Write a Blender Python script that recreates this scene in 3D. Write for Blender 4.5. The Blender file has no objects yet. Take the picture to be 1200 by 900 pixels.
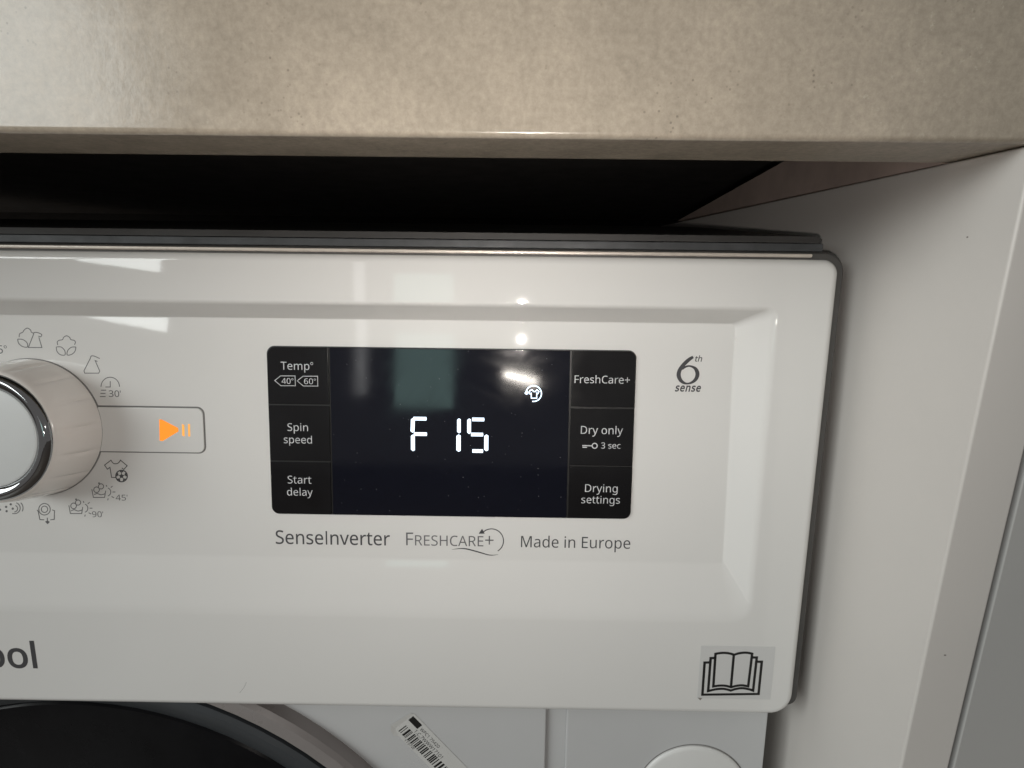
import bpy, bmesh, math, random
from mathutils import Matrix, Vector

# ---------------------------------------------------------------- camera, world, light, exposure
scene = bpy.context.scene
COL = scene.collection
EYE = Vector((0.0, 0.0, 0.83))            # phone lens, 83 cm above the floor
LEAN = math.radians(3.75)                 # the machine stands tipped back a little in its niche

cam_data = bpy.data.cameras.new("camera")
cam_data.sensor_width = 36.0
cam_data.lens = 36.0 * 635.0 / 1200.0
cam_data.clip_start = 0.005
cam_data.clip_end = 60.0
cam = bpy.data.objects.new("camera", cam_data)
COL.objects.link(cam)
_r = Vector((0.999892, 0.009292, 0.011387))
_u = Vector((-0.013202, 0.227403, 0.973711))
_f = Vector((-0.006458, 0.973756, -0.227501))
_m = Matrix((_r, _u, -_f)).transposed().to_4x4()
_m.translation = EYE
cam.matrix_world = _m
scene.camera = cam

world = bpy.data.worlds.new("World")
scene.world = world
world.use_nodes = True
bg = world.node_tree.nodes["Background"]
bg.inputs[0].default_value = (1.0, 0.95, 0.915, 1)
bg.inputs[1].default_value = 0.215

def area(name, loc, target, w, h, power, col):
    d = bpy.data.lights.new(name, 'AREA')
    d.shape = 'RECTANGLE'; d.size = w; d.size_y = h; d.energy = power; d.color = col
    o = bpy.data.objects.new(name, d); COL.objects.link(o)
    o.location = loc
    o.rotation_euler = (Vector(target) - Vector(loc)).to_track_quat('-Z', 'Y').to_euler()
    return o
# window in the room's left-hand wall, behind the photographer
for _y0, _y1 in ((-3.08, -2.42), (-2.34, -1.50), (-1.42, -0.55)):      # three panes
    area("window_light", (-2.2, (_y0 + _y1) / 2, 0.83 + 0.845), (0.0, (_y0 + _y1) / 2, 0.83 + 0.845), _y1 - _y0, 1.0, 25.0 * (_y1 - _y0), (0.95, 1.0, 0.98))
# glazed door further back, seen dimly in the display
area("glazed_door_light", (-0.56, -3.0, 0.83 + 0.12), (-0.56, 0.0, 0.83 + 0.12), 0.36, 0.46, 0.85, (0.62, 1.0, 0.92))
area("narrow_window_light", (-0.95, -3.0, 0.83 + 0.22), (-0.95, 0.0, 0.83 + 0.22), 0.07, 0.5, 0.24, (1.0, 1.0, 1.0))
# the phone's own torch beside the lens
_fl = area("phone_torch", EYE + Vector((0.003, 0.0, -0.006)), EYE + Vector((0.003, 0.0, -0.006)) + Vector((-0.15, 1.0, -0.02)), 0.0018, 0.0018, 0.053, (1.0, 0.93, 0.862))
_fl.data.spread = math.radians(114)
# small second lamp added far back, placed for the warm glint in the display
_gl = area("glint_lamp", (0.024, -2.34, 0.888), (0.0, 0.15, 0.80), 0.16, 0.024, 1.1, (1.0, 0.93, 0.84))
_gl.rotation_euler.rotate_axis('Z', math.radians(-14))

scene.view_settings.view_transform = 'Standard'
scene.view_settings.look = 'None'
scene.view_settings.exposure = 0.0
scene.view_settings.gamma = 1.0
scene.view_settings.use_curve_mapping = False

# ---------------------------------------------------------------- letter outlines (advance, then outlines in thousandths)

GLYPHS = {
 'c': [0.385,[241,-8,187,-2,139,15,99,45,69,87,50,143,44,213,51,284,71,342,102,385,142,415,191,432,245,438,309,431,358,415,337,356,292,370,244,376,204,371,172,358,148,335,131,303,120,263,117,213,120,166,131,126,148,94,172,71,202,58,240,53,302,60,351,78,351,15,304,-2]],
 'x': [0.424,[170,220,22,430,102,430,213,268,322,430,402,430,253,220,410,0,330,0,213,172,94,0,14,0]],
 'S': [0.44,[403,153,396,106,378,66,348,35,307,11,257,-3,198,-8,137,-5,83,4,41,19,41,88,113,65,201,55,240,57,273,66,298,79,316,98,327,120,330,147,327,173,318,194,302,213,277,230,196,265,131,294,85,330,57,375,48,435,54,477,71,513,99,542,136,563,180,576,231,581,318,572,389,549,366,487,302,508,229,517,196,515,169,507,148,494,133,478,124,457,121,434,124,407,133,386,149,367,172,351,246,318,332,279,362,255,385,228,398,194]],
 'e': [0.452,[234,438,286,432,329,414,364,385,390,346,406,299,411,244,411,201,117,201,127,137,154,90,197,62,254,52,327,60,392,82,392,20,327,-1,251,-8,194,-2,143,17,101,48,70,91,51,146,44,212,50,277,68,333,96,378,134,411,181,431],[233,380,188,372,154,348,130,309,119,257,338,257,335,292,326,322,312,346,292,364,266,376]],
 'n': [0.496,[275,438,343,429,391,401,421,352,431,280,431,0,361,0,361,275,355,321,338,353,308,372,265,379,204,368,166,338,146,289,139,223,139,0,68,0,68,430,125,430,136,371,140,371,175,409,222,431]],
 'v': [0.408,[163,0,0,430,75,430,167,176,180,137,193,96,201,63,204,63,214,96,227,138,241,176,332,430,407,430,244,0]],
 'r': [0.331,[269,438,295,437,319,433,310,368,287,372,264,374,217,363,176,334,149,289,139,229,139,0,68,0,68,430,126,430,134,351,137,351,170,395,214,426,240,435]],
 't': [0.29,[212,50,245,53,272,59,272,5,240,-4,200,-8,167,-5,138,4,112,20,91,44,78,79,74,125,74,375,13,375,13,409,75,437,103,528,144,528,144,430,269,430,269,375,144,375,144,127,149,93,163,69,185,54]],
 'F': [0.416,[150,0,78,0,78,573,398,573,398,509,150,509,150,306,383,306,383,243,150,243]],
 'h': [0.496,[139,431,138,399,135,370,140,370,174,407,221,429,273,437,321,433,360,421,391,400,413,370,426,330,431,280,431,0,361,0,361,275,355,321,338,353,308,372,265,379,222,374,189,360,166,338,150,308,142,269,139,222,139,0,68,0,68,609,139,609]],
 'C': [0.507,[323,517,280,513,241,502,206,482,178,456,155,423,139,383,129,337,125,286,131,220,147,164,175,117,213,83,262,62,322,55,394,62,460,78,460,15,393,-2,312,-8,232,1,166,28,115,72,78,131,56,203,49,287,53,349,67,406,89,456,120,499,159,534,206,559,261,575,324,581,409,572,482,547,453,486,394,508]],
 'a': [0.45,[231,437,299,428,347,403,376,358,385,293,385,0,334,0,320,61,317,61,279,22,234,-1,172,-8,136,-5,103,6,75,23,55,48,41,80,37,119,50,176,87,219,152,245,243,257,316,259,316,285,310,330,293,359,265,375,227,380,163,370,106,347,84,400,151,426],[252,208,184,200,141,182,118,155,110,119,115,87,132,66,157,53,188,49,238,56,279,79,306,117,315,172,315,210]],
 'P': [0.485,[229,573,326,562,393,528,415,504,431,475,441,442,444,404,433,336,417,306,395,278,364,255,324,238,275,227,216,223,150,223,150,0,78,0,78,573],[223,511,150,511,150,285,208,285,258,288,298,296,330,311,352,334,365,363,370,401,361,449,334,484,289,504]],
 'p': [0.493,[273,438,310,434,344,424,374,407,401,383,422,351,437,313,446,268,449,216,444,148,427,93,401,49,365,17,322,-2,272,-8,213,1,170,24,139,55,134,55,137,20,139,-16,139,-192,68,-192,68,430,126,430,136,371,139,371,170,405,213,429],[260,379,221,374,190,362,167,342,152,313,142,275,139,229,139,216,142,167,150,126,165,93,188,70,220,55,261,51,297,56,326,72,348,98,364,131,373,171,376,217,369,283,348,334,311,367]],
 'i': [0.207,[139,430,139,0,68,0,68,430],[104,591,133,580,142,566,145,546,142,526,133,512,104,501,88,504,75,512,66,526,63,546,66,566,75,580,88,588]],
 'd': [0.493,[221,-8,182,-5,148,6,118,23,92,48,71,79,56,117,47,162,44,214,47,266,56,311,71,350,93,381,119,406,149,424,183,434,221,438,280,429,323,407,354,374,359,374,356,405,354,438,354,609,425,609,425,0,368,0,358,58,354,58,323,24,279,1],[232,51,290,60,328,88,348,135,355,200,355,213,349,284,329,336,291,369,231,379,181,368,146,334,124,281,117,213,124,144,146,93,181,61]],
 's': [0.384,[348,119,343,80,327,49,302,24,268,6,226,-4,176,-8,99,-1,42,19,42,83,104,60,178,49,224,53,256,66,274,86,280,112,271,141,239,167,174,196,103,228,76,245,57,266,45,292,41,324,52,372,85,408,137,430,202,438,275,430,339,409,315,353,258,372,197,380,159,377,131,366,114,350,108,328,119,298,154,274,219,246,289,215,314,197,333,176,344,150]],
 'y': [0.409,[1,430,76,430,169,185,184,144,196,105,205,68,209,68,224,121,245,186,333,430,409,430,224,-59,188,-130,165,-156,138,-176,106,-188,67,-192,34,-190,9,-186,9,-130,30,-133,56,-135,99,-126,130,-99,152,-59,174,-2]],
 'o': [0.485,[442,216,438,165,428,121,411,82,388,51,359,25,324,7,285,-4,241,-8,200,-4,163,7,129,25,100,51,77,82,59,121,48,165,44,216,50,282,68,336,97,380,137,412,186,431,244,438,299,431,347,412,387,380,417,336,436,282],[117,216,120,169,130,128,147,95,172,71,203,56,243,51,282,56,314,71,339,95,356,128,366,169,369,216,365,263,355,303,338,335,314,359,282,374,242,379,185,368,147,335,124,284]],
 'l': [0.207,[139,0,68,0,68,609,139,609]],
 'g': [0.493,[221,438,261,434,297,422,329,402,355,373,359,373,369,430,425,430,425,-7,420,-63,404,-109,378,-146,341,-172,293,-187,233,-192,147,-186,78,-165,78,-100,149,-125,237,-134,286,-126,324,-101,347,-63,355,-13,355,4,356,32,358,57,354,57,329,28,299,8,263,-4,221,-8,182,-4,147,7,117,25,91,51,56,121,44,214,56,306,91,377,117,404,147,423,181,434],[230,379,197,374,169,359,147,336,130,303,120,262,117,213,124,143,146,92,182,60,232,50,288,58,309,69,326,85,349,131,356,197,356,214,353,267,343,309,326,340,302,362,270,374]],
 'm': [0.75,[540,438,603,429,649,401,676,352,685,280,685,0,615,0,615,277,610,321,594,353,567,372,528,379,474,369,438,342,418,298,411,237,411,0,342,0,342,277,332,333,320,353,303,367,281,376,253,379,215,374,185,360,164,338,150,308,141,269,139,223,139,0,68,0,68,430,125,430,136,371,140,371,173,409,217,431,266,438,312,433,349,420,378,398,398,366,402,366,427,398,461,420,499,433]],
 'u': [0.496,[427,430,427,0,370,0,359,57,356,57,321,20,273,-1,220,-8,173,-4,134,8,103,29,81,59,68,99,63,148,63,430,135,430,135,153,141,108,158,76,188,57,230,51,273,55,306,69,330,91,345,121,354,160,357,206,357,430]],
 'D': [0.586,[536,292,528,203,501,131,457,74,399,33,325,8,237,0,78,0,78,573,254,573,335,565,404,540,460,501,502,446,528,377],[460,289,454,359,435,415,404,457,361,487,308,505,244,511,150,511,150,62,228,62,282,65,329,76,369,94,402,119,428,151,446,190,457,236]],
 'M': [0.728,[330,0,142,502,139,502,142,461,144,407,144,347,144,0,78,0,78,573,184,573,361,103,364,103,544,573,650,573,650,0,578,0,578,352,579,408,581,460,584,501,581,501,390,0]],
 'E': [0.446,[398,0,78,0,78,573,398,573,398,509,150,509,150,330,383,330,383,268,150,268,150,63,398,63]],
 'W': [0.746,[735,573,583,0,510,0,399,375,389,410,380,443,373,471,370,488,367,471,361,443,352,409,342,373,234,0,161,0,10,573,85,573,174,223,183,186,190,151,196,118,201,87,206,119,213,154,222,191,232,227,333,573,407,573,512,225,523,187,532,151,538,117,544,87,550,129,560,175,572,224,660,573]],
 'w': [0.63,[346,243,336,276,328,308,321,335,316,357,313,357,308,335,302,307,294,275,284,242,207,1,127,1,9,431,82,431,141,201,153,154,163,109,169,73,172,73,178,97,185,128,193,160,201,188,277,431,354,431,428,188,440,149,451,109,457,74,460,74,466,108,477,153,489,201,549,431,621,431,502,1,419,1]],
 'k': [0.428,[138,291,137,257,135,221,138,221,152,240,172,264,189,285,326,430,409,430,235,246,421,0,336,0,187,200,138,158,138,0,68,0,68,609,138,609]],
 'T': [0.446,[259,0,187,0,187,509,8,509,8,573,437,573,437,509,259,509]],
 'A': [0.513,[437,0,368,177,141,177,73,0,0,0,224,575,289,575,512,0],[282,415,274,438,263,473,255,500,247,468,238,438,230,415,165,241,346,241]],
 'B': [0.521,[241,573,336,565,404,541,428,522,445,497,455,467,459,431,456,399,446,371,431,347,409,328,382,313,350,304,350,300,415,279,441,261,461,236,474,203,478,163,472,115,454,74,425,42,385,19,337,5,279,0,78,0,78,573],[256,329,318,335,357,352,377,382,384,423,376,463,351,490,308,506,245,511,150,511,150,329],[150,269,150,61,265,61,330,68,371,91,394,125,401,168,398,197,388,221,370,241,344,256,307,266,260,269]],
 'H': [0.594,[516,0,443,0,443,267,150,267,150,0,78,0,78,573,150,573,150,330,443,330,443,573,516,573]],
 'R': [0.499,[236,573,301,568,353,555,393,532,422,500,439,460,444,410,440,368,427,334,408,306,385,285,330,257,487,0,403,0,264,237,150,237,150,0,78,0,78,573],[232,510,150,510,150,298,236,298,296,304,338,325,362,359,370,407,366,440,355,467,336,486,310,500,275,507]],
 'b': [0.493,[139,461,138,410,135,373,139,373,161,398,189,419,226,432,272,437,310,434,344,423,374,406,401,381,422,350,437,312,446,267,449,215,444,147,427,91,400,48,365,17,322,-2,272,-8,226,-3,189,10,161,31,139,55,133,55,119,0,68,0,68,609,139,609],[260,379,219,374,188,361,165,339,150,308,142,268,139,217,139,214,145,144,165,93,202,61,261,51,312,61,348,93,369,145,376,216,369,287,348,338,311,368]],
 '0': [0.459,[419,287,409,163,395,112,376,70,349,37,316,12,276,-3,229,-8,170,1,122,27,86,70,60,129,44,201,39,287,44,373,58,446,83,504,119,547,167,573,229,581,287,573,335,547,372,504,399,446,414,373],[110,287,113,215,121,156,137,111,159,78,190,59,229,52,268,59,298,78,320,110,336,156,345,215,348,287,345,359,336,417,320,463,298,495,268,515,229,521,190,515,159,495,137,463,121,417,113,359]],
 '1': [0.459,[285,0,216,0,216,400,216,439,217,470,219,499,196,477,169,455,108,405,71,452,226,573,285,573]],
 '2': [0.459,[417,0,38,0,38,59,188,210,261,287,306,353,318,387,322,424,315,466,294,496,261,514,221,520,181,517,147,506,83,466,45,513,94,548,153,572,221,581,270,576,313,562,347,540,372,510,388,472,394,428,389,385,375,344,353,305,324,267,247,185,128,67,128,64,417,64]],
 '3': [0.459,[395,439,392,403,381,372,363,347,340,326,310,311,277,302,277,298,337,283,379,255,405,214,413,163,407,116,390,74,360,40,318,14,263,-3,193,-8,110,-1,36,23,36,89,114,61,194,51,260,59,305,81,331,117,339,164,335,197,320,223,297,242,265,255,226,263,179,265,123,265,123,326,180,326,223,329,259,339,286,356,307,377,319,404,323,434,316,471,295,498,262,516,219,521,164,515,117,498,75,473,39,521,73,544,115,563,163,576,218,581,296,571,352,540,384,495]],
 '4': [0.459,[443,130,359,130,359,0,291,0,291,130,17,130,17,190,286,576,359,576,359,193,443,193],[291,374,291,412,293,444,294,474,295,500,292,500,276,468,257,438,86,193,291,193]],
 '5': [0.459,[221,351,275,346,322,331,361,307,389,274,407,232,413,183,407,128,387,81,356,43,314,15,261,-2,199,-8,116,0,51,23,51,90,121,62,200,52,239,55,274,65,302,82,323,106,336,137,341,176,332,225,306,262,262,284,197,292,146,288,99,280,64,302,86,573,373,573,373,508,146,508,132,342,169,348]],
 '6': [0.459,[44,245,51,342,75,433,95,474,121,510,155,539,196,562,246,576,306,581,344,579,377,573,377,513,344,520,308,523,257,518,216,504,183,483,158,454,139,419,127,380,115,291,119,291,150,326,194,350,255,358,302,353,342,338,375,313,400,279,416,236,421,184,415,129,399,82,372,44,336,15,291,-2,239,-8,199,-4,163,7,130,26,101,54,77,89,59,133,48,185],[238,51,284,59,320,84,343,125,351,184,344,233,324,271,289,295,241,303,205,299,175,287,150,270,131,248,119,223,115,198,123,146,146,99,185,64,210,55]],
 '7': [0.459,[109,0,344,508,35,508,35,573,419,573,419,518,187,0]],
 '8': [0.459,[229,581,276,577,318,565,352,546,378,519,395,485,400,443,396,411,385,383,346,338,291,303,355,265,381,242,401,216,414,185,419,148,413,104,395,65,367,34,330,11,284,-3,231,-8,174,-3,126,10,89,33,61,63,45,101,39,146,43,183,56,214,75,241,99,264,158,299,107,336,71,383,61,411,58,444,63,485,80,518,107,545,141,565,182,577],[108,145,116,107,138,76,176,55,229,48,281,55,319,76,342,108,350,148,346,174,335,197,293,235,229,265,217,270,157,237,121,197,111,173],[228,524,188,518,155,502,134,476,127,441,130,414,141,391,179,357,232,330,282,357,317,392,327,414,330,441,323,476,302,502,270,518]],
 '9': [0.459,[417,328,410,231,387,139,366,99,340,63,306,33,265,11,214,-3,154,-8,117,-6,82,0,82,60,115,53,152,50,204,54,245,68,278,90,303,118,322,153,334,192,346,281,341,281,310,247,266,223,204,214,158,219,118,235,85,260,61,294,45,336,40,387,46,443,63,491,90,529,127,557,171,575,223,581,262,577,299,565,332,545,361,518,384,483,402,439,413,388],[223,521,178,513,142,488,118,447,110,388,117,339,137,301,171,277,220,269,256,273,286,285,311,303,330,325,342,349,346,374,338,426,315,474,277,508,252,518]],
 '+': [0.459,[257,311,417,311,417,254,257,254,257,89,200,89,200,254,40,254,40,311,200,311,200,477,257,477]],
 '.': [0.215,[58,43,61,69,72,85,88,94,107,97,126,94,142,85,153,69,157,43,153,18,142,2,126,-8,107,-11,88,-8,72,2,61,18]],
 ':': [0.215,[58,43,61,69,72,85,88,94,107,97,126,94,142,85,153,69,157,43,153,18,142,2,126,-8,107,-11,88,-8,72,2,61,18],[58,387,61,412,72,429,88,438,107,441,126,438,142,429,153,412,157,387,153,362,142,345,126,335,107,332,88,335,72,345,61,362]],
 '-': [0.258,[32,184,32,246,226,246,226,184]],
}

# ---------------------------------------------------------------- materials
def new_mat(name):
    m = bpy.data.materials.new(name); m.use_nodes = True
    nt = m.node_tree
    return m, nt, nt.nodes["Principled BSDF"]

def node(nt, t, **kw):
    n = nt.nodes.new(t)
    for k, v in kw.items():
        if k in n.inputs: n.inputs[k].default_value = v
        else: setattr(n, k, v)
    return n

def ramp(nt, src, p0, c0, p1, c1):
    r = nt.nodes.new("ShaderNodeValToRGB")
    r.color_ramp.elements[0].position = p0; r.color_ramp.elements[0].color = c0
    r.color_ramp.elements[1].position = p1; r.color_ramp.elements[1].color = c1
    nt.links.new(src, r.inputs[0])
    return r

def g(v): return (v, v, v, 1)

def plain(name, col, rough=0.5, metal=0.0, spec=0.5, var=0.04, scale=60.0, bump=0.0, bscale=400.0, rvar=0.06, coat=0.0):
    """painted / moulded surface with slight colour, gloss and relief variation"""
    m, nt, b = new_mat(name)
    tc = node(nt, "ShaderNodeTexCoord")
    n1 = node(nt, "ShaderNodeTexNoise", Scale=scale, Detail=5.0, Roughness=0.6)
    nt.links.new(tc.outputs["Object"], n1.inputs["Vector"])
    c0 = tuple(max(0, c * (1 - var)) for c in col) + (1,)
    c1 = tuple(min(1, c * (1 + var)) for c in col) + (1,)
    r = ramp(nt, n1.outputs["Fac"], 0.3, c0, 0.7, c1)
    nt.links.new(r.outputs[0], b.inputs["Base Color"])
    n2 = node(nt, "ShaderNodeTexNoise", Scale=scale * 0.6, Detail=6.0, Roughness=0.65)
    nt.links.new(tc.outputs["Object"], n2.inputs["Vector"])
    r2 = ramp(nt, n2.outputs["Fac"], 0.35, g(max(0.02, rough - rvar)), 0.7, g(min(1, rough + rvar)))
    nt.links.new(r2.outputs[0], b.inputs["Roughness"])
    b.inputs["Metallic"].default_value = metal
    b.inputs["Specular IOR Level"].default_value = spec
    if coat:
        b.inputs["Coat Weight"].default_value = coat; b.inputs["Coat Roughness"].default_value = 0.06
    if bump:
        n3 = node(nt, "ShaderNodeTexNoise", Scale=bscale, Detail=3.0)
        nt.links.new(tc.outputs["Object"], n3.inputs["Vector"])
        bp = node(nt, "ShaderNodeBump", Strength=bump, Distance=0.0004)
        nt.links.new(n3.outputs["Fac"], bp.inputs["Height"])
        nt.links.new(bp.outputs[0], b.inputs["Normal"])
    return m

def emit(name, col, strength):
    m, nt, b = new_mat(name)
    b.inputs["Base Color"].default_value = (0.02, 0.02, 0.02, 1)
    b.inputs["Emission Color"].default_value = col + (1,)
    b.inputs["Emission Strength"].default_value = strength
    return m

MAT = {}
MAT["fascia"] = plain("glossy_white_plastic", (0.74, 0.735, 0.72), rough=0.032, var=0.012, scale=25, rvar=0.008, bump=0.015, bscale=90)
MAT["body"] = plain("white_enamel", (0.56, 0.565, 0.57), rough=0.32, var=0.02, rvar=0.02, scale=30, bump=0.04, bscale=900)
MAT["cap"] = plain("white_cap_plastic", (0.74, 0.74, 0.73), rough=0.38, var=0.02)
MAT["rim"] = plain("grey_gasket", (0.07, 0.067, 0.064), rough=0.55, var=0.15)
MAT["steel"] = plain("dull_steel", (0.055, 0.058, 0.062), rough=0.5, metal=0.2, var=0.2, scale=200, bump=0.1, bscale=1500)
MAT["edge_strip"] = plain("bare_plate_edge", (0.62, 0.56, 0.5), rough=0.35, metal=0.3, var=0.06, rvar=0.03, scale=300, bump=0.12, bscale=2500)
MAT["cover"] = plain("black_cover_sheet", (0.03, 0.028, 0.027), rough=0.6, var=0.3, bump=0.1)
MAT["knob_side"] = plain("knob_white_plastic", (0.90, 0.86, 0.82), rough=0.17, var=0.02, rvar=0.04)
MAT["knob_cap"] = plain("knob_satin_cap", (0.66, 0.68, 0.68), rough=0.42, var=0.02, bump=0.05, bscale=3000)
MAT["chrome"] = plain("chrome", (0.33, 0.34, 0.35), rough=0.05, metal=1.0, var=0.02, rvar=0.02)
MAT["ink"] = plain("grey_ink", (0.055, 0.055, 0.06), rough=0.5, var=0.1)
MAT["ink_light"] = plain("light_grey_ink", (0.13, 0.13, 0.135), rough=0.5, var=0.1)
MAT["ink_black"] = plain("black_ink", (0.012, 0.012, 0.012), rough=0.45, var=0.1)
MAT["print_white"] = plain("white_print", (0.55, 0.56, 0.58), rough=0.5, var=0.05)
MAT["groove"] = plain("dark_groove", (0.05, 0.048, 0.046), rough=0.6, var=0.1)
MAT["button_joint"] = plain("button_joint", (0.16, 0.157, 0.152), rough=0.6, var=0.1)
MAT["shade_sheet"] = plain("dark_shade_sheet", (0.16, 0.15, 0.145), rough=0.7, var=0.2)
MAT["joint"] = plain("soft_grey_joint", (0.22, 0.215, 0.21), rough=0.6, var=0.1)
MAT["digit"] = emit("lit_segment", (0.72, 0.86, 1.0), 2.2)
MAT["orange"] = emit("lit_orange", (1.0, 0.27, 0.004), 1.15)
MAT["orange_dim"] = emit("lit_orange_dim", (1.0, 0.40, 0.05), 1.15)
MAT["paper"] = plain("sticker_paper", (0.62, 0.62, 0.605), rough=0.6, var=0.03)
MAT["film"] = plain("clear_film", (0.64, 0.64, 0.635), rough=0.3, var=0.01, rvar=0.02)
MAT["door_bezel"] = plain("grey_door_bezel", (0.042, 0.048, 0.054), rough=0.35, var=0.08)
MAT["door_ring"] = plain("grey_brown_ring", (0.25, 0.23, 0.225), rough=0.3, var=0.06)
MAT["glass"] = plain("dark_door_glass", (0.006, 0.006, 0.007), rough=0.2, var=0.3, spec=0.08)
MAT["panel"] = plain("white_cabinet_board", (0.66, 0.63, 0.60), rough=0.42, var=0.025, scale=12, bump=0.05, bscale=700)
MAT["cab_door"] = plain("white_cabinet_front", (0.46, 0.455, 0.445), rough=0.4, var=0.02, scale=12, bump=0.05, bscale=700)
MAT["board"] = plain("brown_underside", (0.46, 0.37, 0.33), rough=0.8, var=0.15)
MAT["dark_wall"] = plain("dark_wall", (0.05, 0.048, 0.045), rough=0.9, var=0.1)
MAT["floor"] = plain("floor_tile", (0.16, 0.13, 0.11), rough=0.35, var=0.15, scale=3)
MAT["speck"] = plain("grey_dirt", (0.25, 0.23, 0.21), rough=0.8, var=0.2)

# display glass: black gloss with smears and dust
m, nt, b = new_mat("black_display_glass")
tc = node(nt, "ShaderNodeTexCoord")
n1 = node(nt, "ShaderNodeTexNoise", Scale=45.0, Detail=6.0, Roughness=0.7, Distortion=1.0)
nt.links.new(tc.outputs["Object"], n1.inputs["Vector"])
r1 = ramp(nt, n1.outputs["Fac"], 0.42, g(0.045), 0.8, g(0.13))
nt.links.new(r1.outputs[0], b.inputs["Roughness"])
n2 = node(nt, "ShaderNodeTexVoronoi", Scale=420.0)
nt.links.new(tc.outputs["Object"], n2.inputs["Vector"])
r2 = ramp(nt, n2.outputs["Distance"], 0.035, (0.09, 0.09, 0.1, 1), 0.075, (0.0035, 0.0045, 0.0100, 1))
nt.links.new(r2.outputs[0], b.inputs["Base Color"])
MAT["display"] = m
MAT["key"] = plain("black_key_gloss", (0.006, 0.006, 0.007), rough=0.14, var=0.3, rvar=0.05)

# worktop: beige speckled stone composite
m, nt, b = new_mat("beige_stone")
tc = node(nt, "ShaderNodeTexCoord")
def tex(t, **kw):
    n = node(nt, t, **kw); nt.links.new(tc.outputs["Object"], n.inputs["Vector"]); return n
big = tex("ShaderNodeTexNoise", Scale=26.0, Detail=9.0, Roughness=0.65, Distortion=0.6)
base = ramp(nt, big.outputs["Fac"], 0.30, (0.35, 0.305, 0.245, 1), 0.72, (0.45, 0.39, 0.315, 1))
mid = tex("ShaderNodeTexNoise", Scale=90.0, Detail=6.0, Roughness=0.7)
mr = ramp(nt, mid.outputs["Fac"], 0.32, g(0.91), 0.72, g(1.07))
gr = tex("ShaderNodeTexNoise", Scale=650.0, Detail=4.0, Roughness=0.75)
grr = ramp(nt, gr.outputs["Fac"], 0.32, g(0.85), 0.68, g(1.13))
mul0 = node(nt, "ShaderNodeMix", data_type='RGBA', blend_type='MULTIPLY'); mul0.inputs[0].default_value = 1.0
nt.links.new(base.outputs[0], mul0.inputs[6]); nt.links.new(grr.outputs[0], mul0.inputs[7])
mul = node(nt, "ShaderNodeMix", data_type='RGBA', blend_type='MULTIPLY'); mul.inputs[0].default_value = 1.0
nt.links.new(mul0.outputs[2], mul.inputs[6]); nt.links.new(mr.outputs[0], mul.inputs[7])
# pale flecks gathered in clouds
fl = tex("ShaderNodeTexNoise", Scale=620.0, Detail=4.0, Roughness=0.7)
cl = tex("ShaderNodeTexNoise", Scale=22.0, Detail=4.0, Roughness=0.6)
fr = ramp(nt, fl.outputs["Fac"], 0.60, g(0), 0.72, g(1))
cr = ramp(nt, cl.outputs["Fac"], 0.5, g(0), 0.66, g(0.6))
fm = node(nt, "ShaderNodeMath", operation='MULTIPLY')
nt.links.new(fr.outputs[0], fm.inputs[0]); nt.links.new(cr.outputs[0], fm.inputs[1])
mx = node(nt, "ShaderNodeMix", data_type='RGBA'); mx.inputs[7].default_value = (0.62, 0.57, 0.47, 1)
nt.links.new(fm.outputs[0], mx.inputs[0]); nt.links.new(mul.outputs[2], mx.inputs[6])
# dark grains
dk = tex("ShaderNodeTexVoronoi", Scale=700.0)
dm = tex("ShaderNodeTexNoise", Scale=60.0, Detail=2.0)
dr = ramp(nt, dk.outputs["Distance"], 0.10, g(1), 0.2, g(0))
dr2 = ramp(nt, dm.outputs["Fac"], 0.5, g(0), 0.66, g(0.5))
dmm = node(nt, "ShaderNodeMath", operation='MULTIPLY')
nt.links.new(dr.outputs[0], dmm.inputs[0]); nt.links.new(dr2.outputs[0], dmm.inputs[1])
mx2 = node(nt, "ShaderNodeMix", data_type='RGBA'); mx2.inputs[7].default_value = (0.12, 0.10, 0.08, 1)
nt.links.new(dmm.outputs[0], mx2.inputs[0]); nt.links.new(mx.outputs[2], mx2.inputs[6])
nt.links.new(mx2.outputs[2], b.inputs["Base Color"])
rr = ramp(nt, mid.outputs["Fac"], 0.3, g(0.16), 0.75, g(0.25))
nt.links.new(rr.outputs[0], b.inputs["Roughness"])
bp = node(nt, "ShaderNodeBump", Strength=0.12, Distance=0.0006)
nt.links.new(mid.outputs["Fac"], bp.inputs["Height"]); nt.links.new(bp.outputs[0], b.inputs["Normal"])
MAT["stone"] = m

# ---------------------------------------------------------------- mesh helpers
# Everything on the machine is laid out in millimetres in the machine's own axes:
# x right, y into the machine, z up; (0, 0, 0) lies on the front face at lens height.
BASE = Vector((-210.0, 260.0, -789.0))     # middle of the machine's underside
ROT = Matrix.Rotation(-LEAN, 3, 'X')
def to_world(p_mm):
    return EYE + ROT @ ((Vector(p_mm) - Vector((0, -150.0, 0))) * 0.001)

def link(name, me, mat, parent=None, smooth=None, wn=False):
    if mat is not None: me.materials.append(MAT[mat])
    if smooth is not None:
        for p in me.polygons: p.use_smooth = True
        me.set_sharp_from_angle(angle=math.radians(smooth))
    o = bpy.data.objects.new(name, me); COL.objects.link(o)
    if parent is not None: o.parent = parent
    if wn:
        w = o.modifiers.new("wn", 'WEIGHTED_NORMAL'); w.keep_sharp = True
    return o

def mesh_mm(name, verts, faces, mat, parent, smooth=None, wn=False):
    me = bpy.data.meshes.new(name)
    me.from_pydata([(Vector(v) - BASE) * 0.001 for v in verts], [], faces)
    me.validate(); me.update()
    bm = bmesh.new(); bm.from_mesh(me); bmesh.ops.recalc_face_normals(bm, faces=bm.faces); bm.to_mesh(me); bm.free()
    return link(name, me, mat, parent, smooth, wn)

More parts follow.
